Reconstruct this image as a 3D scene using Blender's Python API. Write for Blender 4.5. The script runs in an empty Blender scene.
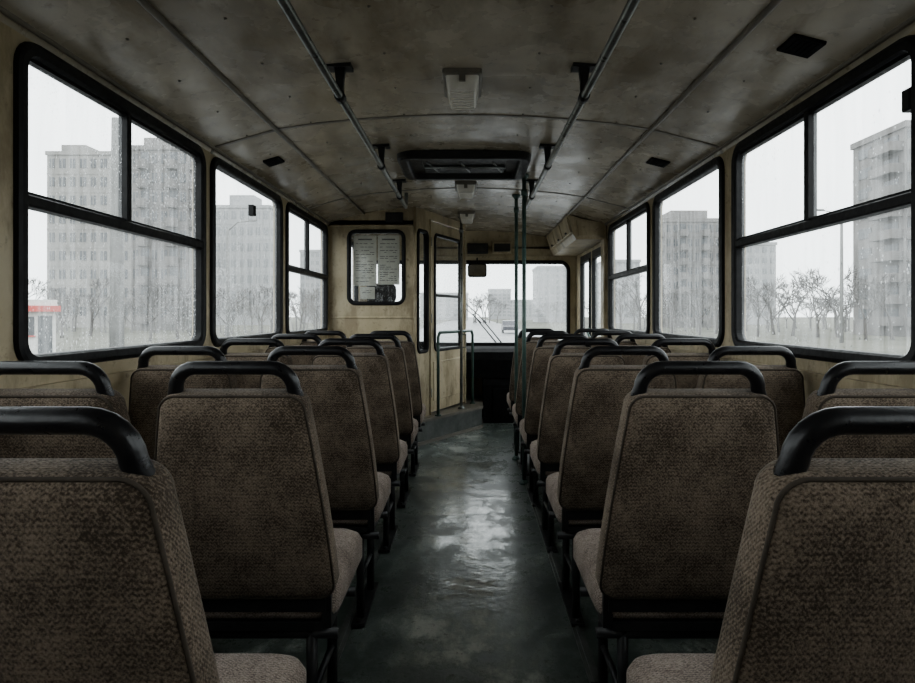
import bpy, math, random
from mathutils import Vector, Matrix
random.seed(7)
CAMX, CAMZ = 0.03, 1.13
F = 620.0
scn = bpy.context.scene
XR = 1.23   # right wall
XL = 1.20   # left wall
YR = -1.0   # rear wall, brought close behind the camera to cut light

# ------------------------------------------------------------------ materials
def nmat(name):
    m = bpy.data.materials.new(name); m.use_nodes = True
    nt = m.node_tree
    for n in list(nt.nodes): nt.nodes.remove(n)
    out = nt.nodes.new('ShaderNodeOutputMaterial')
    return m, nt, out
def N(nt, t, **kw):
    n = nt.nodes.new(t)
    for k, v in kw.items(): setattr(n, k, v)
    return n
def ramp(nt, fac, stops):
    r = nt.nodes.new('ShaderNodeValToRGB')
    el = r.color_ramp.elements
    el[0].position, el[0].color = stops[0][0], (*stops[0][1], 1)
    el[1].position, el[1].color = stops[-1][0], (*stops[-1][1], 1)
    for p, c in stops[1:-1]:
        e = el.new(p); e.color = (*c, 1)
    nt.links.new(fac, r.inputs[0])
    return r.outputs[0]
def noise(nt, scale, detail=4, vec=None, rough=0.55, stretch=None):
    n = nt.nodes.new('ShaderNodeTexNoise')
    n.inputs['Scale'].default_value = scale; n.inputs['Detail'].default_value = detail
    n.inputs['Roughness'].default_value = rough
    if vec is None:
        tc = nt.nodes.new('ShaderNodeTexCoord'); vec = tc.outputs['Object']
    if stretch:
        mp = nt.nodes.new('ShaderNodeMapping'); mp.inputs['Scale'].default_value = stretch
        nt.links.new(vec, mp.inputs[0]); vec = mp.outputs[0]
    nt.links.new(vec, n.inputs['Vector'])
    return n.outputs['Fac']
def surf(name, c1, c2, scale=6, rough=(0.4, 0.6), metallic=0.0, bump=0.05, bscale=60, stretch=None, lo=0.3, hi=0.7, spec=0.5, spots=()):
    m, nt, out = nmat(name)
    b = N(nt, 'ShaderNodeBsdfPrincipled')
    f = noise(nt, scale, 6, stretch=stretch, rough=0.62)
    col = ramp(nt, f, [(lo, c1), (hi, c2)])
    for sp in spots:
        f3 = noise(nt, sp[0], 6, rough=0.72, stretch=sp[4] if len(sp) > 4 else None)
        mr = N(nt, 'ShaderNodeMapRange'); mr.inputs[1].default_value = sp[1]; mr.inputs[2].default_value = sp[1] + 0.12; mr.inputs[4].default_value = sp[3]
        nt.links.new(f3, mr.inputs[0])
        mx = N(nt, 'ShaderNodeMix', data_type='RGBA')
        nt.links.new(mr.outputs[0], mx.inputs[0]); nt.links.new(col, mx.inputs[6]); mx.inputs[7].default_value = (*sp[2], 1)
        col = mx.outputs[2]
    nt.links.new(col, b.inputs['Base Color'])
    mr = N(nt, 'ShaderNodeMapRange'); mr.inputs[3].default_value = rough[0]; mr.inputs[4].default_value = rough[1]
    mr.inputs[1].default_value = .3; mr.inputs[2].default_value = .7
    nt.links.new(noise(nt, scale * 2.3, 4), mr.inputs[0]); nt.links.new(mr.outputs[0], b.inputs['Roughness'])
    b.inputs['Metallic'].default_value = metallic
    b.inputs['Specular IOR Level'].default_value = spec
    if bump:
        bp = N(nt, 'ShaderNodeBump'); bp.inputs['Strength'].default_value = bump; bp.inputs['Distance'].default_value = 0.01
        nt.links.new(noise(nt, bscale, 3), bp.inputs['Height']); nt.links.new(bp.outputs[0], b.inputs['Normal'])
    nt.links.new(b.outputs[0], out.inputs[0])
    return m

M_ceil = surf('ceiling_paint', (.35, .31, .24), (.52, .475, .39), 2.2, (.16, .36), bump=.3, bscale=4,
              spots=((2.4, .47, (.22, .185, .13), .75, (1, .4, 1)), (12, .57, (.14, .115, .085), .65), (45, .63, (.08, .065, .05), .7)))
M_cream = surf('cream_paint', (.42, .355, .235), (.58, .51, .37), 3.5, (.35, .55), bump=.1, bscale=30,
               spots=((4, .48, (.28, .225, .145), .75, (1, 1, .4)), (20, .58, (.15, .115, .075), .7), (60, .64, (.08, .06, .04), .6)))
M_trim = surf('dull_grey_trim', (.16, .15, .13), (.26, .24, .21), 8, (.3, .5), bump=.05)
M_rubber = surf('black_rubber', (.006, .006, .007), (.016, .016, .017), 20, (.4, .6), bump=.05, spec=.35)
M_vinyl = surf('matt_black_vinyl', (.006, .006, .007), (.014, .014, .015), 20, (.75, .9), bump=.05, spec=.2)
M_handle = surf('black_plastic', (.008, .008, .010), (.016, .016, .018), 20, (.25, .4), bump=.06, bscale=200)
M_frame = surf('dark_metal', (.012, .012, .014), (.03, .03, .03), 14, (.4, .6), bump=.05)
M_green = surf('green_grey_rail_paint', (.05, .09, .08), (.09, .145, .13), 14, (.28, .42), bump=.04)
M_steel = surf('worn_rail_steel', (.16, .17, .165), (.30, .31, .30), 14, (.25, .4), metallic=.6, bump=.04)
M_lens = surf('lamp_diffuser', (.72, .70, .64), (.84, .82, .77), 20, (.15, .3), bump=.02)
M_dark = surf('dark_recess', (.02, .02, .02), (.05, .045, .04), 10, (.5, .7))
M_alu = surf('scuffed_aluminium', (.12, .13, .125), (.24, .25, .24), 9, (.3, .5), metallic=.5, bump=.15, bscale=80)

def floor_mat():
    m, nt, out = nmat('worn_linoleum')
    b = N(nt, 'ShaderNodeBsdfPrincipled')
    f = noise(nt, 3.0, 9, rough=.70)
    f2 = noise(nt, 10, 9, stretch=(1, .6, 1), rough=.78)
    a = N(nt, 'ShaderNodeMath', operation='ADD'); nt.links.new(f, a.inputs[0]); nt.links.new(f2, a.inputs[1])
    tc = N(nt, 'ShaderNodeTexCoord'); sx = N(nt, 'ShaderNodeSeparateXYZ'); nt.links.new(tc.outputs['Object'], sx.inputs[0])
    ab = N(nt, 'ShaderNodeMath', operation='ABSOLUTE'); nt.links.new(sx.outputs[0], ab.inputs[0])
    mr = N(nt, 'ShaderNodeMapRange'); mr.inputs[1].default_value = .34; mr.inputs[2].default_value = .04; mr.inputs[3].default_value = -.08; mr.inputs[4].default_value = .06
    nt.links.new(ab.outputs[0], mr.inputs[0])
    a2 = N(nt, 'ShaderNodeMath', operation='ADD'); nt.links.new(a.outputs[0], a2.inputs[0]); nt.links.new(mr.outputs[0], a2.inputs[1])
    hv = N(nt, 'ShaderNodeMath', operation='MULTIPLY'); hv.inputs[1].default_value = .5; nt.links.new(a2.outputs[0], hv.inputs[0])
    col = ramp(nt, hv.outputs[0], [(.42, (.065, .082, .074)), (.49, (.14, .165, .15)), (.535, (.26, .29, .265)), (.60, (.56, .58, .54))])  # worn patches, with pale tones raised in colour to boost the aisle's reflected sheen
    g = N(nt, 'ShaderNodeMapRange'); g.inputs[1].default_value = .56; g.inputs[2].default_value = .66; g.inputs[4].default_value = .85
    nt.links.new(noise(nt, 24, 6, rough=.8), g.inputs[0])
    mx = N(nt, 'ShaderNodeMix', data_type='RGBA'); nt.links.new(g.outputs[0], mx.inputs[0]); nt.links.new(col, mx.inputs[6]); mx.inputs[7].default_value = (.05, .052, .045, 1)
    nt.links.new(mx.outputs[2], b.inputs['Base Color'])
    r = N(nt, 'ShaderNodeMapRange'); r.inputs[1].default_value = .46; r.inputs[2].default_value = .56; r.inputs[3].default_value = .36; r.inputs[4].default_value = .10
    nt.links.new(hv.outputs[0], r.inputs[0]); nt.links.new(r.outputs[0], b.inputs['Roughness'])
    b.inputs['Specular IOR Level'].default_value = .9
    bp = N(nt, 'ShaderNodeBump'); bp.inputs['Strength'].default_value = .45; bp.inputs['Distance'].default_value = .006
    nt.links.new(noise(nt, 9, 5, rough=.65), bp.inputs['Height']); nt.links.new(bp.outputs[0], b.inputs['Normal'])
    nt.links.new(b.outputs[0], out.inputs[0]); return m
M_floor = floor_mat()

def fabric_mat(name, ca, cb):
    m, nt, out = nmat(name)
    b = N(nt, 'ShaderNodeBsdfPrincipled')
    tc = N(nt, 'ShaderNodeTexCoord'); s = N(nt, 'ShaderNodeSeparateXYZ'); nt.links.new(tc.outputs['Object'], s.inputs[0])
    def mt(op, a, bb=None, c=None):
        n = N(nt, 'ShaderNodeMath', operation=op)
        for i, v in enumerate((a, bb, c)):
            if v is None: continue
            if isinstance(v, (int, float)): n.inputs[i].default_value = v
            else: nt.links.new(v, n.inputs[i])
        return n.outputs[0]
    pp = mt('PINGPONG', s.outputs[0], 0.0045)
    zz = mt('ADD', s.outputs[2], s.outputs[1])
    w = mt('SINE', mt('ADD', mt('MULTIPLY', zz, 900), mt('MULTIPLY', pp, 700)))
    n1 = noise(nt, 230, 3, rough=.7)
    n2 = noise(nt, 5, 6, rough=.7)
    t = mt('ADD', mt('MULTIPLY', w, .09), mt('MULTIPLY', n1, 1.5))
    t = mt('ADD', t, mt('MULTIPLY', mt('SUBTRACT', n2, .5), 1.2))
    col = ramp(nt, t, [(.50, ca), (1.05, cb)])
    nt.links.new(col, b.inputs['Base Color'])
    b.inputs['Roughness'].default_value = .95; b.inputs['Specular IOR Level'].default_value = .15
    b.inputs['Sheen Weight'].default_value = .12
    bp = N(nt, 'ShaderNodeBump'); bp.inputs['Strength'].default_value = .55; bp.inputs['Distance'].default_value = .003
    nt.links.new(t, bp.inputs['Height']); nt.links.new(bp.outputs[0], b.inputs['Normal'])
    nt.links.new(b.outputs[0], out.inputs[0]); return m
M_fab = fabric_mat('woven_seat_fabric', (.068, .053, .040), (.285, .232, .182))
M_fab2 = fabric_mat('woven_cushion_fabric', (.145, .115, .10), (.47, .395, .345))
M_pipe = surf('fabric_piping', (.06, .05, .042), (.10, .085, .07), 30, (.8, .95), spec=.2)

def glass_mat(name, haze=.10, drops=1.0, wiped=False):
    m, nt, out = nmat(name)
    tr = N(nt, 'ShaderNodeBsdfTransparent'); tr.inputs[0].default_value = (.95, .96, .96, 1)
    tl = N(nt, 'ShaderNodeBsdfTranslucent'); tl.inputs[0].default_value = (.88, .90, .91, 1)
    gl = N(nt, 'ShaderNodeBsdfGlossy'); gl.inputs['Roughness'].default_value = .04; gl.inputs[0].default_value = (.9, .9, .9, 1)
    streak = noise(nt, 9, 7, stretch=(3, 3, .22), rough=.75)
    mr = N(nt, 'ShaderNodeMapRange'); mr.inputs[1].default_value = .38; mr.inputs[2].default_value = .72
    mr.inputs[3].default_value = haze * .4; mr.inputs[4].default_value = haze * 2.6
    nt.links.new(streak, mr.inputs[0]); fac = mr.outputs[0]
    tc = N(nt, 'ShaderNodeTexCoord')
    if wiped:
        vs = N(nt, 'ShaderNodeVectorMath', operation='DISTANCE'); vs.inputs[1].default_value = (.35, 7.0, .72)
        nt.links.new(tc.outputs['Object'], vs.inputs[0])
        mw = N(nt, 'ShaderNodeMapRange'); mw.inputs[1].default_value = .64; mw.inputs[2].default_value = .67; mw.inputs[3].default_value = .03; mw.inputs[4].default_value = .22
        nt.links.new(vs.outputs['Value'], mw.inputs[0])
        ad = N(nt, 'ShaderNodeMath', operation='ADD'); nt.links.new(fac, ad.inputs[0]); nt.links.new(mw.outputs[0], ad.inputs[1]); fac = ad.outputs[0]
    m1 = N(nt, 'ShaderNodeMixShader'); nt.links.new(fac, m1.inputs[0]); nt.links.new(tr.outputs[0], m1.inputs[1]); nt.links.new(tl.outputs[0], m1.inputs[2])
    last = m1
    if drops:
        dk = N(nt, 'ShaderNodeBsdfTransparent'); dk.inputs[0].default_value = (.30, .32, .33, 1)
        for sc_, thr, kk, br in ((70, .55, .6, dk), (120, .30, .5, dk), (105, .45, .4, tl)):
            vo = N(nt, 'ShaderNodeTexVoronoi'); vo.inputs['Scale'].default_value = sc_
            mp = N(nt, 'ShaderNodeMapping'); mp.inputs['Scale'].default_value = (.45, 1, .65); mp.inputs['Location'].default_value = (sc_*.13, .7, .3)
            nt.links.new(tc.outputs['Object'], mp.inputs[0]); nt.links.new(mp.outputs[0], vo.inputs['Vector'])
            sc = N(nt, 'ShaderNodeSeparateColor'); nt.links.new(vo.outputs['Color'], sc.inputs[0])
            rad = N(nt, 'ShaderNodeMapRange'); rad.inputs[1].default_value = thr; rad.inputs[2].default_value = 1; rad.inputs[3].default_value = 0.0; rad.inputs[4].default_value = .42
            nt.links.new(sc.outputs[0], rad.inputs[0])
            patch = N(nt, 'ShaderNodeMapRange'); patch.inputs[1].default_value = .32; patch.inputs[2].default_value = .60; patch.inputs[3].default_value = .45
            nt.links.new(noise(nt, 2.6, 3), patch.inputs[0])
            mu = N(nt, 'ShaderNodeMath', operation='MULTIPLY'); nt.links.new(rad.outputs[0], mu.inputs[0]); nt.links.new(patch.outputs[0], mu.inputs[1])
            lt = N(nt, 'ShaderNodeMath', operation='LESS_THAN'); nt.links.new(vo.outputs['Distance'], lt.inputs[0]); nt.links.new(mu.outputs[0], lt.inputs[1])
            k = N(nt, 'ShaderNodeMath', operation='MULTIPLY'); k.inputs[1].default_value = kk * drops; nt.links.new(lt.outputs[0], k.inputs[0])
            m2 = N(nt, 'ShaderNodeMixShader'); nt.links.new(k.outputs[0], m2.inputs[0]); nt.links.new(last.outputs[0], m2.inputs[1]); nt.links.new(br.outputs[0], m2.inputs[2])
            last = m2
    lw = N(nt, 'ShaderNodeLayerWeight'); lw.inputs[0].default_value = .5
    pw = N(nt, 'ShaderNodeMath', operation='POWER'); pw.inputs[1].default_value = 5; nt.links.new(lw.outputs['Facing'], pw.inputs[0])
    ma = N(nt, 'ShaderNodeMath', operation='MULTIPLY_ADD'); ma.inputs[1].default_value = .5; ma.inputs[2].default_value = .03; nt.links.new(pw.outputs[0], ma.inputs[0])
    m3 = N(nt, 'ShaderNodeMixShader'); nt.links.new(ma.outputs[0], m3.inputs[0]); nt.links.new(last.outputs[0], m3.inputs[1]); nt.links.new(gl.outputs[0], m3.inputs[2])
    nt.links.new(m3.outputs[0], out.inputs[0]); return m
M_glass = glass_mat('rain_spotted_glass', .13, 1)
M_wglass = glass_mat('wiped_windscreen_glass', .04, .4, True)
M_pglass = glass_mat('partition_glass', .04, 0)
M_mirror, _nt, _o = nmat('mirror_glass')
_b = N(_nt, 'ShaderNodeBsdfPrincipled'); _b.inputs['Metallic'].default_value = 1; _b.inputs['Roughness'].default_value = .08
_b.inputs['Base Color'].default_value = (.6, .6, .6, 1); _nt.links.new(_b.outputs[0], _o.inputs[0])

def paper_mat(name, c):
    m, nt, out = nmat(name)
    b = N(nt, 'ShaderNodeBsdfPrincipled'); b.inputs['Roughness'].default_value = .8
    col = ramp(nt, noise(nt, 12, 4), [(.3, tuple(v*.85 for v in c)), (.7, c)])
    nt.links.new(col, b.inputs['Base Color'])
    tl = N(nt, 'ShaderNodeBsdfTranslucent'); nt.links.new(col, tl.inputs[0])
    mx = N(nt, 'ShaderNodeMixShader'); mx.inputs[0].default_value = .35
    nt.links.new(b.outputs[0], mx.inputs[1]); nt.links.new(tl.outputs[0], mx.inputs[2]); nt.links.new(mx.outputs[0], out.inputs[0]); return m
M_paper = paper_mat('yellowed_paper', (.74, .73, .67))
M_ink = surf('faded_print_ink', (.14, .14, .135), (.22, .22, .21), 30, (.8, .9), bump=0)

# exterior
M_conc = surf('panel_concrete', (.20, .195, .185), (.30, .29, .275), .25, (.8, .95), bump=0)
M_conc2 = surf('grey_brick_facade', (.13, .125, .12), (.21, .20, .195), .3, (.8, .95), bump=0)
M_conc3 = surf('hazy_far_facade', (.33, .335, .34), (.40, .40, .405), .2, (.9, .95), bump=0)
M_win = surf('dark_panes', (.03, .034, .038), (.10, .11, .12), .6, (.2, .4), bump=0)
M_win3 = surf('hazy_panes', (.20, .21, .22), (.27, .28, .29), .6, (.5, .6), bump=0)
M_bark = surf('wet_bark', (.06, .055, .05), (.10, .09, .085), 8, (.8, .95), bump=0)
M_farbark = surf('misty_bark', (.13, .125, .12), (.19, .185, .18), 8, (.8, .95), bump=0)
M_ground = surf('wet_verge', (.05, .055, .035), (.12, .115, .085), .35, (.7, .95), bump=0)
M_asph = surf('wet_asphalt', (.09, .09, .095), (.15, .15, .155), .5, (.25, .5), bump=0)
M_red = surf('red_roof_paint', (.45, .05, .04), (.55, .08, .06), 3, (.5, .6), bump=0)
M_white = surf('white_kiosk_wall', (.55, .55, .53), (.68, .68, .66), 3, (.6, .7), bump=0)
M_pole = surf('concrete_pole', (.13, .13, .125), (.19, .19, .185), 3, (.8, .9), bump=0)

# ------------------------------------------------------------------ mesh builder
class B:
    def __init__(s): s.v = []; s.f = []; s.m = []; s.sm = []
    def add(s, vs, fs, mi=0, smooth=False):
        o = len(s.v); s.v += [tuple(p) for p in vs]
        for f in fs: s.f.append([i + o for i in f]); s.m.append(mi); s.sm.append(smooth)
    def box(s, a, b, mi=0):
        x0, y0, z0 = a; x1, y1, z1 = b
        s.add([(x0,y0,z0),(x1,y0,z0),(x1,y1,z0),(x0,y1,z0),(x0,y0,z1),(x1,y0,z1),(x1,y1,z1),(x0,y1,z1)],
              [(3,2,1,0),(4,5,6,7),(0,1,5,4),(1,2,6,5),(2,3,7,6),(3,0,4,7)], mi)
    def mbox(s, mp, a, b, mi=0):
        u0, v0, n0 = a; u1, v1, n1 = b
        P = [mp(u, v, n) for n in (n0, n1) for u, v in ((u0,v0),(u1,v0),(u1,v1),(u0,v1))]
        s.add(P, [(3,2,1,0),(4,5,6,7),(0,1,5,4),(1,2,6,5),(2,3,7,6),(3,0,4,7)], mi)
    def cbox(s, mp, a, b, c=.004, mi=0):
        u0, v0, n0 = a; u1, v1, n1 = b
        L = []
        for i, n in ((0, n0), (0, n1 - c), (c, n1)):
            L.append([mp(u, v, n) for u, v in ((u0+i,v0+i),(u1-i,v0+i),(u1-i,v1-i),(u0+i,v1-i))])
        s.loft(L, mi, True, True)
    def loft(s, loops, mi=0, cap0=False, cap1=False, smooth=False):
        n = len(loops[0]); vs = [p for l in loops for p in l]; fs = []
        for j in range(len(loops) - 1):
            for i in range(n):
                k = (i + 1) % n
                fs.append((j*n+i, j*n+k, (j+1)*n+k, (j+1)*n+i))
        if cap0: fs.append(tuple(reversed(range(n))))
        if cap1: fs.append(tuple((len(loops)-1)*n + i for i in range(n)))
        s.add(vs, fs, mi, smooth)
    def tube(s, pts, r, mi=0, seg=10, caps=True, closed=False):
        pts = [Vector(p) for p in pts]; n = len(pts)
        rs = r if isinstance(r, (list, tuple)) else [r] * n
        t0 = (pts[1] - pts[0]).normalized()
        up = Vector((0, 0, 1)) if abs(t0.z) < .9 else Vector((1, 0, 0))
        a = t0.cross(up).normalized(); loops = []
        for i in range(n):
            if closed: t = (pts[(i+1) % n] - pts[i-1]).normalized()
            elif i == 0: t = t0
            elif i == n-1: t = (pts[i] - pts[i-1]).normalized()
            else: t = ((pts[i+1]-pts[i]).normalized() + (pts[i]-pts[i-1]).normalized()).normalized()
            a = (a - t * a.dot(t)).normalized(); b = t.cross(a)
            loops.append([tuple(pts[i] + (a*math.cos(w) + b*math.sin(w)) * rs[i]) for w in [2*math.pi*k/seg for k in range(seg)]])
        if closed: loops.append(loops[0])
        s.loft(loops, mi, caps and not closed, caps and not closed, True)
    def mesh(s, name, mats):
        me = bpy.data.meshes.new(name); me.from_pydata(s.v, [], s.f)
        for m in mats: me.materials.append(m)
        me.polygons.foreach_set('material_index', s.m)
        me.polygons.foreach_set('use_smooth', s.sm)
        me.update(); return me
    def obj(s, name, mats, parent=None, loc=None):
        o = bpy.data.objects.new(name, s.mesh(name, mats)); scn.collection.objects.link(o)
        if parent: o.parent = parent
        if loc: o.location = loc
        return o
def link(name, me, parent=None, loc=(0,0,0)):
    o = bpy.data.objects.new(name, me); scn.collection.objects.link(o); o.location = loc
    if parent: o.parent = parent
    return o
def empty(name, loc=(0,0,0), rot=0):
    e = bpy.data.objects.new(name, None); scn.collection.objects.link(e); e.location = loc; e.rotation_euler = (0,0,rot)
    e.empty_display_size = .1; return e

def rr(u0, u1, v0, v1, r, n=6):
    P = []
    for (cu, cv, a0) in ((u1-r,v1-r,0),(u0+r,v1-r,90),(u0+r,v0+r,180),(u1-r,v0+r,270)):
        for k in range(n+1):
            a = math.radians(a0 + 90*k/n); P.append((cu + r*math.cos(a), cv + r*math.sin(a)))
    return P
def rr_outer(u0, u1, v0, v1, r, U0, U1, V0, V1, n=6):
    P = []
    for S, K, E in (((U1,v1-r),(U1,V1),(u1-r,V1)), ((u0+r,V1),(U0,V1),(U0,v1-r)), ((U0,v0+r),(U0,V0),(u0+r,V0)), ((u1-r,V0),(U1,V0),(U1,v0+r))):
        for k in range(n+1):
            t = k/n
            if t <= .5: a, b, q = S, K, 2*t
            else: a, b, q = K, E, 2*t-1
            P.append((a[0]+(b[0]-a[0])*q, a[1]+(b[1]-a[1])*q))
    return P
def holed(b, mp, win, r, outer, thick=.05, mi=0):
    I = rr(*win, r); O = rr_outer(*win, r, *outer)
    b.loft([[mp(u, v, 0) for u, v in O], [mp(u, v, 0) for u, v in I], [mp(u, v, -thick) for u, v in I]], mi)
def mapper(o, U, Nn):
    o = Vector(o); U = Vector(U).normalized(); Nn = Vector(Nn).normalized(); Z = Vector((0,0,1))
    return lambda u, v, n: tuple(o + U*u + Z*v + Nn*n)
def window(name, mp, win, r=.07, hbar=None, vbar=None, vtop=None, glass=M_glass, gw=.032, latch=None):
    b = B(); u0, u1, v0, v1 = win
    def lp(d, n): return [mp(u, v, n) for u, v in rr(u0+d, u1-d, v0+d, v1-d, max(.012, r-d))]
    b.loft([lp(-.012, .001), lp(-.008, .013), lp(.004, .017), lp(gw-.006, .015), lp(gw, .006), lp(gw, -.03)], 0, smooth=False)
    b.add([mp(u, v, -.018) for u, v in rr(u0+gw-.004, u1-gw+.004, v0+gw-.004, v1-gw+.004, max(.01, r-gw))], [tuple(range(28))], 1)
    if hbar is not None:
        b.cbox(mp, (u0+.01, hbar-.017, -.03), (u1-.01, hbar+.017, .012), .005, 0)
        if vbar is not None:
            b.cbox(mp, (vbar-.013, hbar, -.03), (vbar+.013, v1-.01, .006), .005, 0)
            for a, c in ((u0+gw, vbar-.013), (vbar+.013, u1-gw)):
                b.mbox(mp, (a, hbar+.017, -.028), (c, hbar+.027, -.004), 0); b.mbox(mp, (a, v1-gw-.010, -.028), (c, v1-gw, -.004), 0)
    if latch:
        b.cbox(mp, (latch[0]-.018, latch[1]-.03, -.015), (latch[0]+.018, latch[1]+.03, .018), .005, 0)
    return b.obj(name, [M_rubber, glass])

mpL = mapper((-XL, 0, 0), (0, 1, 0), (1, 0, 0))
mpR = mapper((XR, 0, 0), (0, 1, 0), (-1, 0, 0))
mpF = mapper((0, 7.0, 0), (1, 0, 0), (0, -1, 0))
SILL, TOP, BAR = .985, 1.885, 1.448
WT = 1.925
# ------------------------------------------------------------------ side walls and windows
Lw = [(-.65,.42,None), (.52, 1.58, None), (1.68, 2.855, 2.235), (2.94, 4.03, None), (4.14, 5.31, 4.72), (5.47, 6.75, None)]
Rw = [(-.70, .34,None), (.44, 1.54, None), (1.64, 2.81, 2.21), (2.93, 4.03, None), (4.14, 5.33, 4.73)]
def side_wall(name, mp, W, y1):
    b = B(); edges = [YR] + [(W[i][1] + W[i+1][0]) / 2 for i in range(len(W)-1)] + [y1]
    for i, (a, c, _) in enumerate(W):
        holed(b, mp, (a, c, SILL, TOP), .075, (edges[i], edges[i+1], .0, WT))
    b.mbox(mp, (YR, .90, 0), (y1, .93, .018)); b.mbox(mp, (YR, .0, 0), (y1, .10, .012), 1)
    return b.obj(name, [M_cream, M_frame])
side_wall('wall_left', mpL, Lw, 7.0)
side_wall('wall_right', mpR, Rw, 5.40)
k = 1
for mp, W, side in ((mpL, Lw, 'L'), (mpR, Rw, 'R')):
    for (a, c, v) in W:
        kw = {}
        if v: kw = dict(hbar=BAR, vbar=v)
        if side == 'L' and a == 2.94: kw = dict(latch=(3.50, 1.72))
        if side == 'R' and a == .44: kw = dict(hbar=BAR, vbar=1.0)
        if side == 'R' and a == 1.64: kw = dict(hbar=BAR, vbar=v, latch=(1.685, 1.715))
        if side == 'L' and a == .52: kw = dict(hbar=BAR, vbar=1.05)
        window('window_%d' % k, mp, (a, c, SILL, TOP), .075, **kw); k += 1

# ------------------------------------------------------------------ ceiling
ph = [(1.2,1.90),(1.192,1.918),(1.175,1.932),(1.13,1.945),(.91,2.008),(.88,2.016),(.70,2.042),(.5,2.062),(.3,2.076),(.12,2.082)]
def xr(x): return x + .03*min(1, max(0, (x-.9)/.2))
prof = [(xr(x), z) for x, z in ph] + [(-x, z) for x, z in reversed(ph)]
def czh(x):
    x = abs(x); p = sorted(ph)
    if x <= p[0][0]: return p[0][1]
    for i in range(len(p)-1):
        if p[i][0] <= x <= p[i+1][0]:
            t = (x-p[i][0])/(p[i+1][0]-p[i][0]); return p[i][1]+(p[i+1][1]-p[i][1])*t
    return p[-1][1]
b = B(); ys = [YR, 1.25, 2.95, 4.65, 5.8, 7.0]
vs = [(x, y, z) for y in ys for x, z in prof]; n = len(prof)
b.add(vs, [(j*n+i, j*n+i+1, (j+1)*n+i+1, (j+1)*n+i) for j in range(len(ys)-1) for i in range(n-1)], 0, True)
vs = [(x*1.04, y, z+.06) for y in (YR, 7.0) for x, z in prof]
b.add(vs, [(i, i+1, n+i+1, n+i) for i in range(n-1)], 0, True)
b.obj('ceiling', [M_ceil])
b = B()
for sx in (-1, 1):
    for x0, w in ((.89, .014), (1.185, .010)):
        z = czh(x0); X = xr(x0) if sx > 0 else x0
        b.tube([(sx*X, YR, z-.002), (sx*X, 7.0, z-.002)], w*.8, 0, 8)
b.obj('trim_1', [M_trim])
b = B()
for yy in (.1, 1.35, 2.95, 4.65):
    L = []
    for dy, dz in ((-.013, 0), (-.010, -.004), (.010, -.004), (.013, 0)):
        L.append([(x, yy+dy, z+dz) for x, z in prof])
    for j in range(3):
        vs = L[j] + L[j+1]; b.add(vs, [(i, i+1, n+i+1, n+i) for i in range(n-1)], 0)
for yy in [v*.34+.2 for v in range(16)]:
    for x in (-.72, -.28, .28, .72, -1.02, 1.02):
        z = czh(x)
        L = [[(x+r*math.cos(a), yy+r*math.sin(a), z-h) for a in [i*math.pi/4 for i in range(8)]] for r, h in ((.005, 0), (.0045, .003), (.002, .005))]
        b.loft(L, 0, False, True)
b.obj('trim_2', [M_trim])

# ------------------------------------------------------------------ floor
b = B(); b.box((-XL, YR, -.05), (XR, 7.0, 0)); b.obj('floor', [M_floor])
b = B()
for sx in (-.415, .415):
    b.box((sx-.018, YR+.1, 0), (sx+.018, 5.28, .007)); b.box((sx-.006, YR+.1, .007), (sx+.006, 5.28, .013))
b.obj('trim_3', [M_alu])

# unseen rear wall, left windowless to darken seat backs and near ceiling
b = B(); b.box((-XL, YR-.04, 0), (XR, YR, 1.90))
b.add([(x, YR, z) for x, z in prof] + [(-XL, YR, 1.90), (XR, YR, 1.90)], [tuple(range(n+2))], 0)
b.obj('wall_back', [M_cream])

# front wall with windscreen
b = B(); holed(b, mpF, (-1.12, 1.15, .79, 1.735), .10, (-XL, XR, 0, 1.90))
b.add([(x, 7.0, z) for x, z in prof] + [(-XL, 7.0, 1.88), (XR, 7.0, 1.88)], [tuple(range(n+2))], 0)
b.cbox(mpF, (-1.15, 1.77, 0), (1.0, 1.80, .02), .004, 0)
b.obj('wall_front', [M_cream])
window('window_%d' % k, mpF, (-1.12, 1.15, .79, 1.735), .10, glass=M_wglass, gw=.03); k += 1
b = B(); b.cbox(mpF, (.00, 1.82, 0), (.23, 1.93, .10), .01, 0); b.cbox(mpF, (.02, 1.84, .10), (.21, 1.91, .108), .003, 1)
b.obj('destination_display_box', [M_frame, M_dark])
b = B(); b.cbox(mpF, (.28, 1.82, 0), (.50, 1.95, .06), .01, 0); b.cbox(mpF, (.30, 1.84, .06), (.48, 1.93, .066), .003, 1)
b.obj('ventilation_panel', [M_cream, M_dark])

# ------------------------------------------------------------------ cabin partition
mpP = mapper((0, 5.37, 0), (1, 0, 0), (0, -1, 0))
b = B(); PW = (-1.025, -.54, 1.225, 1.86)
holed(b, mpP, PW, .065, (-XL, -.446, 0, 1.95), .03)
top = [(x, z) for x, z in sorted(prof) if x <= -.44] + [(-.446, czh(.446))]
b.add([(x, 5.37, z) for x, z in top] + [(-.446, 5.37, 1.90), (-XL, 5.37, 1.90)], [tuple(range(len(top)+2))], 0)
b.tube([(-.446, 5.362, 0), (-.446, 5.362, 2.06)], .014, 0, 8)
b.cbox(mpP, (-1.18, 1.895, 0), (-.46, 1.912, .006), .003, 0)
b.cbox(mpP, (-1.18, 1.10, 0), (-.46, 1.115, .008), .003, 0)
b.obj('wall_cabin_partition', [M_cream])
window('window_%d' % k, mpP, PW, .065, glass=M_pglass, gw=.022); k += 1
P0 = Vector((-.446, 5.37, 0)); P1 = Vector((-.02, 6.42, 0)); D = P1-P0; LD = D.length; D.normalize()
NA = Vector((D.y, -D.x, 0))
mpA = mapper(P0, D, NA)
b = B()
s0 = .30
holed(b, mpA, (.045, s0-.055, .80, 1.88), .05, (0, s0-.012, .22, 2.0), .03)
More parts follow.
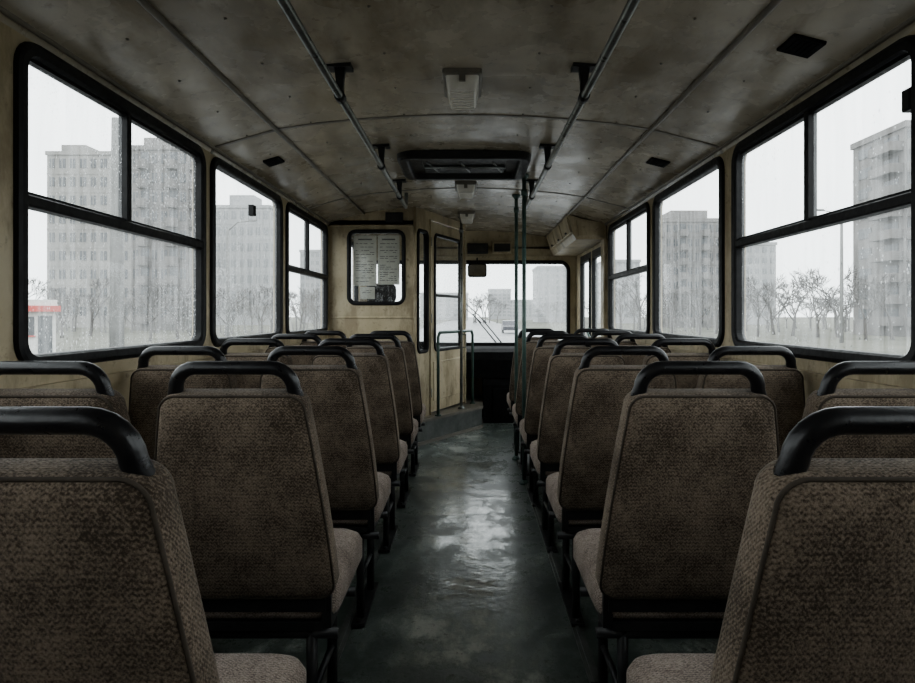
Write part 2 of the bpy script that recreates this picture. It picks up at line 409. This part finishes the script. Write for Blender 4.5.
b.mbox(mpA, (0, 2.0, -.03), (LD, 2.075, 0)); b.mbox(mpA, (0, 0, -.03), (LD, .22, -.005))
b.mbox(mpA, (s0-.012, .22, -.03), (s0, 2.0, .012)); b.mbox(mpA, (LD-.03, .22, -.03), (LD, 2.0, .012))
b.obj('wall_cabin_side', [M_cream])
window('window_%d' % k, mpA, (.045, s0-.055, .80, 1.88), .05, glass=M_pglass, gw=.02); k += 1
b = B(); DW = (s0+.09, LD-.12, .80, 1.88)
holed(b, mpA, DW, .05, (s0+.005, LD-.035, .24, 1.98), .03)
def lp(w, d, nn): return [mpA(u, v, nn) for u, v in rr(w[0]+d, w[1]-d, w[2]+d, w[3]-d, max(.012, .05-d))]
b.loft([lp(DW,-.012,.001), lp(DW,-.006,.013), lp(DW,.016,.012), lp(DW,.02,-.02)], 1)
b.add(lp(DW, .018, -.012), [tuple(range(28))], 2)
b.mbox(mpA, (DW[0], 1.30, -.02), (DW[1], 1.325, .012), 1)
b.cbox(mpA, (s0+.06, .34, 0), (LD-.09, .70, .008), .004, 0)
b.tube([mpA(LD-.075, .80, .0), mpA(LD-.075, .80, .04), mpA(LD-.075, .93, .04), mpA(LD-.075, .93, 0)], .007, 3, 8)
for hz in (.42, 1.1, 1.8): b.tube([mpA(s0+.005, hz-.04, .008), mpA(s0+.005, hz+.04, .008)], .009, 3, 8)
b.obj('door_1', [M_cream, M_rubber, M_pglass, M_steel])

# raised driver platform
b = B(); pl = [(-XL, 5.32), (-.44, 5.32), (.15, 6.22), (.15, 6.98), (-XL, 6.98)]
b.loft([[(x, y, 0) for x, y in pl], [(x, y, .20) for x, y in pl]], 0, False, True)
def off(p, d): return [(x + (d if i in (1, 2, 3) else 0), y - (d if i in (0, 1, 2) else 0)) for i, (x, y) in enumerate(p)]
pe = off(pl, .012)
b.loft([[(x, y, .195) for x, y in pe], [(x, y, .22) for x, y in pe]], 1, True, True)
b.loft([[(x, y, 0) for x, y in pe], [(x, y, .03) for x, y in pe]], 1, False, True)
b.obj('driver_platform', [M_alu, M_trim])

# grab rail by the cabin door
b = B(); z0 = .22
a = mpA(.28, 0, .09); c = mpA(LD-.02, 0, .09)
path = [(a[0], a[1], z0), (a[0], a[1], .93)]
for t in (0, .25, .5, .75, 1): path.append((a[0]+(c[0]-a[0])*(.04+.92*t), a[1]+(c[1]-a[1])*(.04+.92*t), .97))
path += [(c[0], c[1], .93), (c[0], c[1], z0)]
b.tube(path, .014, 0, 10)
for p in (a, c): b.tube([(p[0], p[1], z0), (p[0], p[1], z0+.012)], .03, 0, 12)
b.obj('door_guard_rail', [M_green])

# stanchion poles
def pole(x, y, zt, zb=0, m=M_green):
    b = B(); b.tube([(x, y, zb), (x, y, zt)], .0135, 0, 12)
    b.tube([(x, y, zb), (x, y, zb+.01), (x, y, zb+.03)], [.035, .033, .017], 0, 14)
    b.tube([(x, y, zt-.03), (x, y, zt-.01), (x, y, zt)], [.017, .033, .035], 0, 14)
    b.tube([(x, y, 1.93), (x, y, 1.97)], .020, 0, 12)
    return b.obj('stanchion_pole', [m])
pole(.392, 4.15, czh(.4)); pole(.392, 4.85, czh(.4)); pole(-.055, 6.02, czh(.0), .22, M_steel)

# ceiling handrails
for sx in (-1, 1):
    b = B(); X = sx*.458; Z = 1.95
    y1 = 4.75
    b.tube([(X, YR+.1, Z), (X, y1-.04, Z), (X, y1-.012, Z+.012), (X, y1, Z+.04), (X, y1, czh(X))], .0145, 0, 12)
    for yy in (-.0, 1.2, 2.33, 3.42, 4.3):
        zc = czh(X)
        b.tube([(X, yy-.022, Z), (X, yy+.022, Z)], .020, 1, 12)
        b.loft([[(X-w, yy-.012, z), (X+w, yy-.012, z), (X+w, yy+.012, z), (X-w, yy+.012, z)] for w, z in ((.013, Z+.01), (.014, Z+.06), (.020, zc-.008))], 1, True, True)
        b.box((X-.045, yy-.03, zc-.012), (X+.045, yy+.03, zc+.006), 1)
    b.obj('ceiling_handrail', [M_steel, M_frame])

# ceiling lamps
def lamp(y0, L=.26):
    b = B(); x = -.0; zc = 2.084
    def rc(w, l, z): return [(x+u, y0+L/2+v, z) for u, v in rr(-w, w, -l, l, .015, 3)]
    b.loft([rc(.078, L/2+.012, zc), rc(.078, L/2+.012, zc-.018), rc(.072, L/2+.004, zc-.024)], 0, False, True)
    b.loft([rc(.066, L/2, zc-.022), rc(.056, L/2-.01, zc-.07), rc(.05, L/2-.02, zc-.078)], 1, False, True, True)
    for i in range(9):
        v = -L/2+.03 + i*(L-.06)/8
        b.box((x-.047, y0+L/2+v-.003, zc-.081), (x+.047, y0+L/2+v+.003, zc-.076), 1)
    for s in (-1, 1): b.box((x-.012, y0+L/2+s*(L/2+.004)-.006, zc-.05), (x+.012, y0+L/2+s*(L/2+.004)+.006, zc-.015), 0)
    b.obj('ceiling_lamp', [M_trim, M_lens])
lamp(2.40); lamp(4.42); lamp(.5); lamp(5.7)

# roof hatch
b = B(); hx0, hx1, hy0, hy1 = -.38, .37, 3.58, 4.14
def hl(d, z, r=.07): return [(u, v, z) for u, v in rr(hx0+d, hx1-d, hy0+d, hy1-d, max(.015, r-d))]
b.loft([hl(-.02, 2.075), hl(-.018, 2.04), hl(-.005, 2.03), hl(.035, 2.03), hl(.045, 2.036), hl(.05, 2.066)], 0)
b.add(hl(.045, 2.064), [tuple(range(28))], 1)
b.cbox(lambda u, v, nn: (u, v, 2.066-nn), (hx0+.12, hy0+.10, 0), (hx1-.12, hy1-.10, .014), .006, 0)
for u in (-.2, 0, .2): b.tube([(u-.03, hy0+.16, 2.05), (u+.03, hy1-.16, 2.05)], .007, 2, 8)
b.tube([(-.25, 3.84, 2.044), (.25, 3.84, 2.044)], .008, 2, 8)
b.obj('roof_hatch', [M_frame, M_dark, M_steel])

# cove vents
def vent(sx, y):
    b = B(); x0 = 1.01; x1 = 1.075
    za, zb = czh(x0), czh(x1)
    def P(u, v, nn):
        X = x0+(x1-x0)*u; X = xr(X) if sx > 0 else X
        return (sx*X, y+v, za+(zb-za)*u-nn)
    b.cbox(P, (-.2, -.055, 0), (1.1, .055, .010), .004, 0)
    for i in range(5):
        u = 0.02 + i*.2
        b.mbox(P, (u, -.045, .010), (u+.08, .045, .013), 0)
    b.obj('air_vent_grille', [M_vinyl])
vent(-1, 3.38); vent(1, 1.93); vent(1, 3.40); vent(-1, 1.2)

b = B(); b.cbox(mpP, (-.70, 1.925, 0), (-.55, 2.015, .03), .006, 0); b.cbox(mpP, (-.68, 1.94, .03), (-.57, 2.0, .034), .002, 1)
b.obj('partition_speaker', [M_frame, M_dark])
# printed timetable sheets taped behind the partition glass: lines of small unreadable print
b = B(); rnd = random.Random(3)
def sheet(u0, u1, v0, v1, nn, title=True):
    b.mbox(mpP, (u0, v0, nn), (u1, v1, nn+.002), 0)
    v = v1 - .03
    if title:
        b.mbox(mpP, (u0+(u1-u0)*.2, v-.012, nn+.002), (u0+(u1-u0)*.8, v, nn+.003), 1); v -= .04
    while v > v0 + .03:
        u = u0 + .02
        while u < u1 - .04:
            w2 = rnd.uniform(.012, .05); w2 = min(w2, u1-.02-u)
            if rnd.random() < .8: b.mbox(mpP, (u, v-.005, nn+.002), (u+w2, v, nn+.003), 1)
            u += w2 + .009
        v -= rnd.choice((.017, .017, .03))
sheet(-.985, -.785, 1.385, 1.825, -.040)
sheet(-.775, -.585, 1.395, 1.825, -.040)
sheet(-.93, -.80, 1.27, 1.375, -.040, False)
b.obj('timetable_notice', [M_paper, M_ink])

# overhead cabinet right
b = B()
def cab(y): return [(.93, y, 1.84), (.96, y, 1.79), (XR-.01, y, 1.79), (XR-.01, y, 1.90), (1.19, y, 1.935), (1.0, y, 1.975), (.88, y, 2.01)]
b.loft([cab(5.42), cab(6.9)], 0, True, True)
for yy in (5.46, 5.94, 6.42):
    P = lambda u, v, nn: (.93 + (.88-.93)*v - nn, yy + u, 1.84 + .17*v)
    b.cbox(P, (0, .10, 0), (.44, .88, .010), .004, 0)
    b.mbox(P, (.19, .16, .01), (.25, .24, .018), 1)
qq = ((.98,1.82),(1.19,1.82),(1.19,1.90),(.96,1.965))
b.loft([[(x, 5.419, z) for x, z in qq], [(x*.99+.012, 5.411, z*.99+.019) for x, z in qq]], 0, False, True)
b.obj('overhead_equipment_cabinet', [M_cream, M_frame])

# front passenger door, right side
b = B()
for a, c in ((5.50, 6.10), (6.14, 6.74)):
    holed(b, mpR, (a+.05, c-.05, .35, 1.70), .04, (a, c, 0.0, 1.76), .04, 0)
    def l2(d, nn): return [mpR(u, v, nn) for u, v in rr(a+.05+d, c-.05-d, .35+d, 1.70-d, max(.012, .04-d))]
    b.loft([l2(-.008, .001), l2(0, .012), l2(.018, .012), l2(.02, -.03)], 1)
    b.add(l2(.018, -.018), [tuple(range(28))], 2)
b.tube([(1.18, 5.6, .8), (1.16, 5.65, .85), (1.16, 5.95, .95), (1.18, 6.0, 1.0)], .012, 3, 8)
b.obj('door_2', [M_rubber, M_rubber, M_glass, M_green])
b = B(); b.box((XR, 5.40, 0), (XR+.02, 5.50, 1.93)); b.box((XR, 6.74, 0), (XR+.02, 7.0, 1.93)); b.box((XR, 5.50, 1.76), (XR+.02, 6.74, 1.93)); b.box((1.19, 5.385, 0), (XR, 5.50, 1.79)); b.box((XR, 6.10, 0), (XR+.02, 6.14, 1.76))
b.obj('wall_right_door_surround', [M_cream])

# ------------------------------------------------------------------ driver area
b = B()
pd = [(6.50, .47), (6.46, .66), (6.50, .74), (6.64, .77), (6.97, .785), (6.97, .47)]
b.loft([[(-1.15, y, z) for y, z in pd], [(1.05, y, z) for y, z in pd]], 0, True, True)
b.box((-.95, 6.66, .77), (-.45, 6.85, .84), 0)
for i in range(6): b.tube([(-.85+i*.06, 6.45, .62), (-.85+i*.06, 6.48, .62)], .012, 1, 8)
b.obj('dashboard', [M_vinyl, M_steel])
b = B(); pc = [(6.48, 0), (6.48, .40), (6.52, .465), (6.97, .465), (6.97, 0)]
b.loft([[(.17, y, z) for y, z in pc], [(.98, y, z) for y, z in pc]], 0, True, True)
b.box((.27, 6.465, .08), (.68, 6.48, .36), 0)
b.obj('engine_cover', [M_vinyl])
b = B(); c0 = Vector((-.72, 6.24, .98)); ax = Vector((0, -.5, .85)).normalized(); e1 = Vector((1,0,0)); e2 = ax.cross(e1)
b.tube([c0 + (e1*math.cos(t)+e2*math.sin(t))*.22 for t in [i*math.pi/16 for i in range(32)]], .014, 0, 8, closed=True)
b.tube([c0-ax*.03, c0-ax*.34], [.04, .025], 0, 10)
for t in (0, 2.09, 4.19): b.tube([c0-ax*.03, c0+(e1*math.cos(t+1.57)+e2*math.sin(t+1.57))*.21], .01, 0, 6)
b.obj('steering_wheel', [M_rubber])
b = B(); cx = -.78
b.loft([[(cx+u, 5.9+v, z) for u, v in rr(-.24+i, .24-i, -.22+i, .22-i, .06, 4)] for i, z in ((.02, .58), (0, .61), (0, .67), (.03, .70))], 0, True, True, True)
b.loft([[(cx+u, 5.72-(v-.7)*.12+t, v) for u, v in rr(-.22+i, .22-i, .68+i, 1.22-i, .08, 4)] for i, t in ((.03, 0), (0, .02), (0, .08), (.03, .10))], 0, True, True, True)
b.loft([[(cx+u, 5.66+t, v) for u, v in rr(-.13+i, .13-i, 1.24+i, 1.42-i, .05, 4)] for i, t in ((.02, 0), (0, .02), (0, .06), (.02, .08))], 0, True, True, True)
for s in (-.06, .06): b.tube([(cx+s, 5.70, 1.15), (cx+s, 5.70, 1.30)], .008, 1, 8)
b.tube([(cx, 5.9, .22), (cx, 5.9, .60)], [.12, .07], 1, 12)
b.obj('driver_seat', [M_rubber, M_frame])
b = B()
def ml(i, t): return [(.11+u, 6.80+t, 1.62+v) for u, v in rr(-.105+i, .105-i, -.075+i, .075-i, .03, 4)]
b.loft([ml(.012, .03), ml(0, .02), ml(0, 0), ml(.008, -.008)], 0, True, False)
b.add(ml(.012, -.009), [tuple(range(20))], 1)
b.tube([(.11, 6.83, 1.62), (.11, 6.92, 1.70), (.11, 6.985, 1.77)], .008, 0, 8)
b.obj('rear_view_mirror', [M_rubber, M_mirror])
for xb, xt in ((.36, .06), (.42, .12), (-.5, -.9)):
    b = B(); b.tube([(xb, 7.06, .76), (xb-.02, 7.07, .80), ((xb+xt)/2, 7.075, .96), (xt, 7.06, 1.14)], [.012, .009, .007, .006], 0, 6)
    b.tube([(xt-.14, 7.045, 1.26), (xt+.10, 7.045, 1.04)], .006, 0, 6)
    b.tube([(xb, 7.04, .76), (xb, 7.08, .76)], .018, 0, 10)
    b.obj('windscreen_wiper', [M_frame])

# ------------------------------------------------------------------ passenger seats
ZB, ZT, YB = .418, .940, .115
HB, HT = .219, .166
def bmap(x, s, t):
    y = YB*(1-s); L = math.hypot(YB, ZT-ZB)
    ny, nz = (ZT-ZB)/L, YB/L
    bow = .012*math.sin(math.pi*s)
    return (x, y + ny*t - bow, ZB + (ZT-ZB)*s + nz*t)
def back_outline(inset, n=7):
    H = ZT-ZB; r1, r2 = .036, .04
    P = []
    def hw(z): return HB + (HT-HB)*(max(0, z)/H)**1.7
    i = inset
    for cz, a0, r, sx in ((H-i-r1, 0, r1, 1), (H-i-r1, 90, r1, -1), (i+r2, 180, r2, -1), (i+r2, 270, r2, 1)):
        for k2 in range(n+1):
            a = math.radians(a0+90*k2/n); z = cz + r*math.sin(a)
            cxx = sx*(hw(max(0,min(H,cz)))-i-r)
            x = cxx + r*math.cos(a)
            P.append((x, z/H))
        if a0 == 90:
            for q in (.85, .7, .5, .3, .15):
                zz = (i+r2) + ((H-i-r1)-(i+r2))*q; P.append((-(hw(zz)-i), zz/H))
        if a0 == 270:
            for q in (.15, .3, .5, .7, .85):
                zz = (i+r2) + ((H-i-r1)-(i+r2))*q; P.append(((hw(zz)-i), zz/H))
    return [(x, s + (.008*(1-(x/.18)**2) if s > .9 else 0)) for x, s in P]
b = B()
layers = [(.10, .0), (.05, .001), (.018, .003), (.006, .010), (0, .022), (0, .060), (.006, .074), (.02, .084), (.05, .092), (.10, .095)]
b.loft([[bmap(x, s, t) for x, s in back_outline(i)] for i, t in layers], 0, True, True, True)
ME_back = b.mesh('backrest', [M_fab])
b = B(); b.tube([bmap(x, s, .012) for x, s in back_outline(.003)], .003, 0, 6, closed=True)
ME_pipe = b.mesh('piping', [M_pipe])
b = B()
def cl(i, z, f=0): return [(u, v, z) for u, v in rr(-.217+i, .217-i, .14+i, .555-i-f, .05, 6)]
b.loft([cl(.03, .355), cl(.008, .362), cl(0, .378), cl(0, .43), cl(.008, .448), cl(.025, .460), cl(.06, .467), cl(.12, .470)], 0, True, True, True)
ME_cush = b.mesh('cushion', [M_fab2])
b = B()
w = .142; r = .050; hz = .067; yy = .045
pts2 = [(-w-.004, -.05), (-w-.002, 0)]
for k2 in range(7):
    a = math.radians(180-90*k2/6); pts2.append((-w+.004+r+r*math.cos(a), hz-r+r*math.sin(a)))
pts2 += [(-x, z) for x, z in reversed(pts2)]
path = [(x, yy-.005 - z*.22, ZT+z) for x, z in pts2]
b.tube(path, .0165, 0, 12)
ME_hand = b.mesh('grab_handle', [M_handle])
def frame(sx):
    b = B()
    b.loft([[(u, v, z) for u, v in rr(-.20+i, .20-i, .14+i, .52-i, .04, 4)] for i, z in ((.03, .328), (0, .335), (0, .356))], 0, True, True)
    b.box((-.19, .135, .385), (.19, .16, .43))
    for s in (-1, 1):
        b.loft([[(s*.19-.012, y, z), (s*.19+.012, y, z), (s*.19+.012, y+.03, z), (s*.19-.012, y+.03, z)] for y, z in ((.145, .34), (.14, .40), (.13, .50))], 0, True, True)
    lx = sx*.148
    b.tube([(lx, .165, .335), (lx, .165, .012)], .0145, 0, 8)
    b.tube([(lx, .40, .335), (lx, .40, .012)], .0145, 0, 8)
    b.tube([(lx, .165, .16), (lx, .40, .16)], .010, 0, 8)
    b.box((lx-.024, .11, 0.007), (lx+.024, .46, .018))
    b.tube([(-.215, .165, .318), (.215, .165, .318)], .014, 0, 8)
    b.tube([(-.215, .40, .318), (.215, .40, .318)], .014, 0, 8)
    for yb in (.13, .43): b.tube([(lx, yb, .018), (lx, yb, .028)], .009, 0, 6)
    return b.mesh('frame', [M_frame])
ME_fl, ME_fr = frame(1), frame(-1)
def seat(x, y, me):
    e = empty('bus_passenger_seat', (x, y, 0))
    for nm, m in (('backrest', ME_back), ('piping', ME_pipe), ('cushion', ME_cush), ('grab_handle', ME_hand), ('frame', me)):
        link(nm, m, e)
D0, PITCH = .72, .70
for i in range(-2, 7):
    y = D0 + i*PITCH
    dx = 0
    if i == 0: y -= .022; dx = .016
    if i < 6: seat(-.522+dx, y, ME_fl); seat(-.968+dx, y, ME_fl)
    seat(.568-dx, y, ME_fr); seat(1.008-dx*.6, y, ME_fr)

# ------------------------------------------------------------------ outside
G = -.9
b = B(); b.add([(-400,-200,G),(400,-200,G),(400,600,G),(-400,600,G)], [(0,1,2,3)]); b.obj('ground', [M_ground])
b = B(); b.add([(-7,-200,G+.02),(7,-200,G+.02),(7,600,G+.02),(-7,600,G+.02)], [(0,1,2,3)]); b.obj('road', [M_asph])

def block(name, px0, px1, ytop, d, depth=14, floors=9, cols=8, mats=None, balc=(), side=1, roof=()):
    mats = mats or [M_conc, M_win]
    x0 = CAMX + (px0-470)*d/F; x1 = CAMX + (px1-470)*d/F; zt = CAMZ + (315-ytop)*d/F
    b = B(); b.box((x0, d, G), (x1, d+depth, zt)); b.box((x0-.2, d-.2, zt), (x1+.2, d+depth+.2, zt+.6))
    fh = (zt-G-1)/floors; cw = (x1-x0)/cols
    for f in range(floors):
        z = G+1+f*fh
        b.box((x0-.03, d-.06, z-.12), (x1+.03, d, z+.02))
        for c in range(cols):
            cx = x0+cw*(c+.5); ww = cw*(.30 if c % 2 else .24)
            if c in balc:
                b.box((cx-cw*.46, d-1.3, z), (cx+cw*.46, d, z+fh*.42)); b.box((cx-cw*.46, d-1.3, z-.12), (cx+cw*.46, d, z+.04))
                b.box((cx-cw*.42, d-.08, z+fh*.42), (cx+cw*.42, d, z+fh*.88), 1)
            else:
                b.box((cx-ww, d-.07, z+fh*.30), (cx+ww, d, z+fh*.80), 1)
                b.box((cx-.06, d-.10, z+fh*.30), (cx+.06, d, z+fh*.80), 0)
        xs = x1 if side > 0 else x0; sd = .07*side; nc = max(2, int(depth/3.5)); dw = depth/nc
        for c in range(nc):
            cy = d+dw*(c+.5)
            if balc and c % 2 == 0:
                xx = sorted((xs, xs+side*1.2)); b.box((xx[0], cy-dw*.42, z), (xx[1], cy+dw*.42, z+fh*.42))
            xx = sorted((xs, xs+sd)); b.box((xx[0], cy-dw*.25, z+fh*.30), (xx[1], cy+dw*.25, z+fh*.80), 1)
    for (q, w2, h2) in roof:
        xc = x0+(x1-x0)*q; b.box((xc-w2/2, d+2, zt), (xc+w2/2, d+7, zt+h2))
    return b.obj(name, mats)
block('apartment_building', 47, 140, 155, 100, 14, 9, 9, side=1, roof=((.2, 4, 2.2), (.75, 3, 2)))
block('apartment_building', 131, 188, 150, 82, 5, 9, 6, [M_conc2, M_win], balc=(1, 4), roof=((.35, 4, 2.2),))
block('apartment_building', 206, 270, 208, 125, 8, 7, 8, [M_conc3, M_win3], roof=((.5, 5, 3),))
block('apartment_building', 906, 1050, 127, 58, 8, 9, 8, [M_conc2, M_win], balc=(0, 1, 3, 4, 6), side=-1, roof=((.45,4,2),))
block('apartment_building', 665, 722, 222, 100, 8, 7, 8, [M_conc2, M_win], balc=(2, 5), side=-1, roof=((.5, 6, 2.2),))
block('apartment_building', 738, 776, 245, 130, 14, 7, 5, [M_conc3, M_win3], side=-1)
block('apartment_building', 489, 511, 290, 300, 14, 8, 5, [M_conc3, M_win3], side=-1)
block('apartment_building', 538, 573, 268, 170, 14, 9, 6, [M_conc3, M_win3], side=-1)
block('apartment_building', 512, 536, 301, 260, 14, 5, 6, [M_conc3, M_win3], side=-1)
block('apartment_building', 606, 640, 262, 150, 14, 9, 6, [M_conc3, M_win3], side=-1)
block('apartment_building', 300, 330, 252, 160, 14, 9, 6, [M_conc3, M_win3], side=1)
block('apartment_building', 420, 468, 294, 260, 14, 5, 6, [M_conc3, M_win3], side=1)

# kiosk
b = B()
b.box((-1.1, 0, 0), (1.1, 2.0, 2.2)); b.box((-1.3, -.4, 2.2), (1.3, 2.3, 2.5), 1); b.box((-1.15, -.25, 2.5), (1.15, 2.1, 2.8), 0)
b.box((-.95, -.04, 1.0), (.2, 0, 1.95), 2); b.box((.35, -.04, .05), (.95, 0, 2.0), 2); b.box((-1.0, -.12, .94), (.25, 0, 1.0), 1)
o = b.obj('street_kiosk', [M_white, M_red, M_win], loc=(-22.0, 31, G)); o.rotation_euler = (0, 0, math.radians(36))
# lamp posts
def post(x, y, h, r=.16, arm=-1.6):
    b = B(); b.tube([(0,0,0),(0,0,h*.5),(0,0,h)], [r*1.1, r, r*.75], 0, 12)
    b.tube([(0,0,h-.2),(arm*.4,0,h+.5),(arm,0,h+.65)], [r*.4, r*.3, r*.25], 0, 8)
    b.loft([[(arm*1.0+u, v, h+.58+zz) for u, v in rr(-.35+i, .35-i, -.12+i, .12-i, .05, 3)] for i, zz in ((.02, 0), (0, .05), (.05, .14))], 0, True, True)
    o = b.obj('street_lamp_post', [M_pole], loc=(x, y, G)); return o
post(-12.50, 22, 9.0, .22, 2.0); post(27, 45, 9, .12); post(-27, 60, 9, .14, 2); post(-19.5, 50, 9, .15, 2)
post(12.0, 60, 9, .14)

# bare trees
def tree_mesh(seed, h, depth=5):
    rnd = random.Random(seed); b = B()
    def br(p, d, L, r, lv):
        pts = [p]; q = p.copy(); dd = d.copy()
        for i in range(3):
            dd = (dd + Vector((rnd.uniform(-.18,.18), rnd.uniform(-.18,.18), .05))).normalized(); q = q + dd*L/3; pts.append(q.copy())
        b.tube(pts, [r, r*.88, r*.76, r*.62], 0, 5 if lv > 2 else 3, caps=False)
        if lv <= 0: return
        for i in range(rnd.choice((2, 3, 3)) + (1 if lv < 3 else 0)):
            k3 = rnd.choice((2, 3, 3)) if i else 3
            ang = rnd.uniform(0, 6.28); sp = rnd.uniform(.35, .85)
            sd = dd.orthogonal().normalized(); sd.rotate(Matrix.Rotation(ang, 3, dd))
            br(pts[k3], (dd + sd*sp).normalized(), L*rnd.uniform(.62, .8), max(.018, r*.55), lv-1)
    br(Vector((0,0,0)), Vector((0,0,1)), h*.28, h*.020, depth)
    return b
T = [tree_mesh(i, 6.5) for i in range(3)]
TM = [t.mesh('bare_tree', [M_bark]) for t in T]
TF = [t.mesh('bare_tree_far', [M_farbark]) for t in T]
def tree(px, d, s, far=False):
    o = link('bare_tree', random.choice(TF if far else TM), None, (CAMX+(px-470)*d/F, d, G))
    o.rotation_euler = (0, 0, random.uniform(0, 6.28)); o.scale = (s*1.15, s*1.15, s)
for px, d, s in ((62,55,.9),(90,60,1.1),(150,48,.8),(178,52,.95),(20,70,1.2),(225,60,.9),(262,66,1.0),(300,70,1.0),(318,60,.8),
                 (672,66,1.0),(700,62,.9),(716,66,1.1),(758,58,.9),(793,60,1.15),(818,56,1.0),(838,56,1.25),(866,50,.9),(893,50,1.0),(622,62,1.0),(640,75,1.3),(774,64,1.2)):
    tree(px, d, s)
for i in range(90):
    px = random.choice((random.uniform(0, 335), random.uniform(600, 850)))
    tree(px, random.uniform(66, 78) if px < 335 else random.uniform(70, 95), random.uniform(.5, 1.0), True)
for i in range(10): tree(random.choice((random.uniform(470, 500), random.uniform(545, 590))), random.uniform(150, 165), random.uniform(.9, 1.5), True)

# parked car far down the road
def car(x, y, rot, col):
    m = surf('car_paint', col, tuple(c*1.2 for c in col), 3, (.2, .3), bump=0)
    b = B()
    side = [(-2.1,.35),(-2.15,.75),(-1.5,.92),(-.95,1.38),(.75,1.42),(1.45,.98),(2.05,.88),(2.12,.4)]
    L = [[(px2, w, z) for px2, z in [(a2*(1-(.0 if c2 < 1 else ins)), c2) for a2, c2 in side]] for w, ins in ((-.82, .04), (-.78, 0), (.78, 0), (.82, .04))]
    b.loft(L, 0, True, True)
    for w in (-.83, .83):
        b.add([(-.9, w, .98), (.75, w, .98), (.6, w, 1.32), (-.75, w, 1.32)], [(0,1,2,3)], 1)
        for wx in (-1.3, 1.3): b.tube([(wx, w-.1*(1 if w>0 else -1), .33), (wx, w, .33)], .33, 2, 14)
    o = b.obj('parked_car', [m, M_win, M_rubber], loc=(x, y, G+.0)); o.rotation_euler = (0, 0, rot)
car(4.5, 70, 1.57, (.05,.05,.06))

# ------------------------------------------------------------------ world and camera
w = bpy.data.worlds.new('overcast_sky'); scn.world = w; w.use_nodes = True
nt = w.node_tree; bg = nt.nodes['Background']
tc = nt.nodes.new('ShaderNodeTexCoord')
nz = nt.nodes.new('ShaderNodeTexNoise'); nz.inputs['Scale'].default_value = 2.2; nz.inputs['Detail'].default_value = 4
nt.links.new(tc.outputs['Generated'], nz.inputs['Vector'])
cr = ramp(nt, nz.outputs['Fac'], [(.3, (.715, .765, .775)), (.7, (.845, .885, .89))])
nt.links.new(cr, bg.inputs[0]); bg.inputs[1].default_value = 3.9

cam = bpy.data.cameras.new('camera'); co = bpy.data.objects.new('camera', cam); scn.collection.objects.link(co)
co.location = (CAMX, 0, CAMZ); co.rotation_euler = (math.radians(90), 0, 0)
cam.sensor_width = 36; cam.lens = F*36/915; cam.shift_x = -12.5/915; cam.shift_y = -26.5/915
cam.clip_start = .05; cam.clip_end = 2000
scn.camera = co
scn.view_settings.view_transform = 'AgX'
scn.view_settings.look = 'AgX - Medium High Contrast'
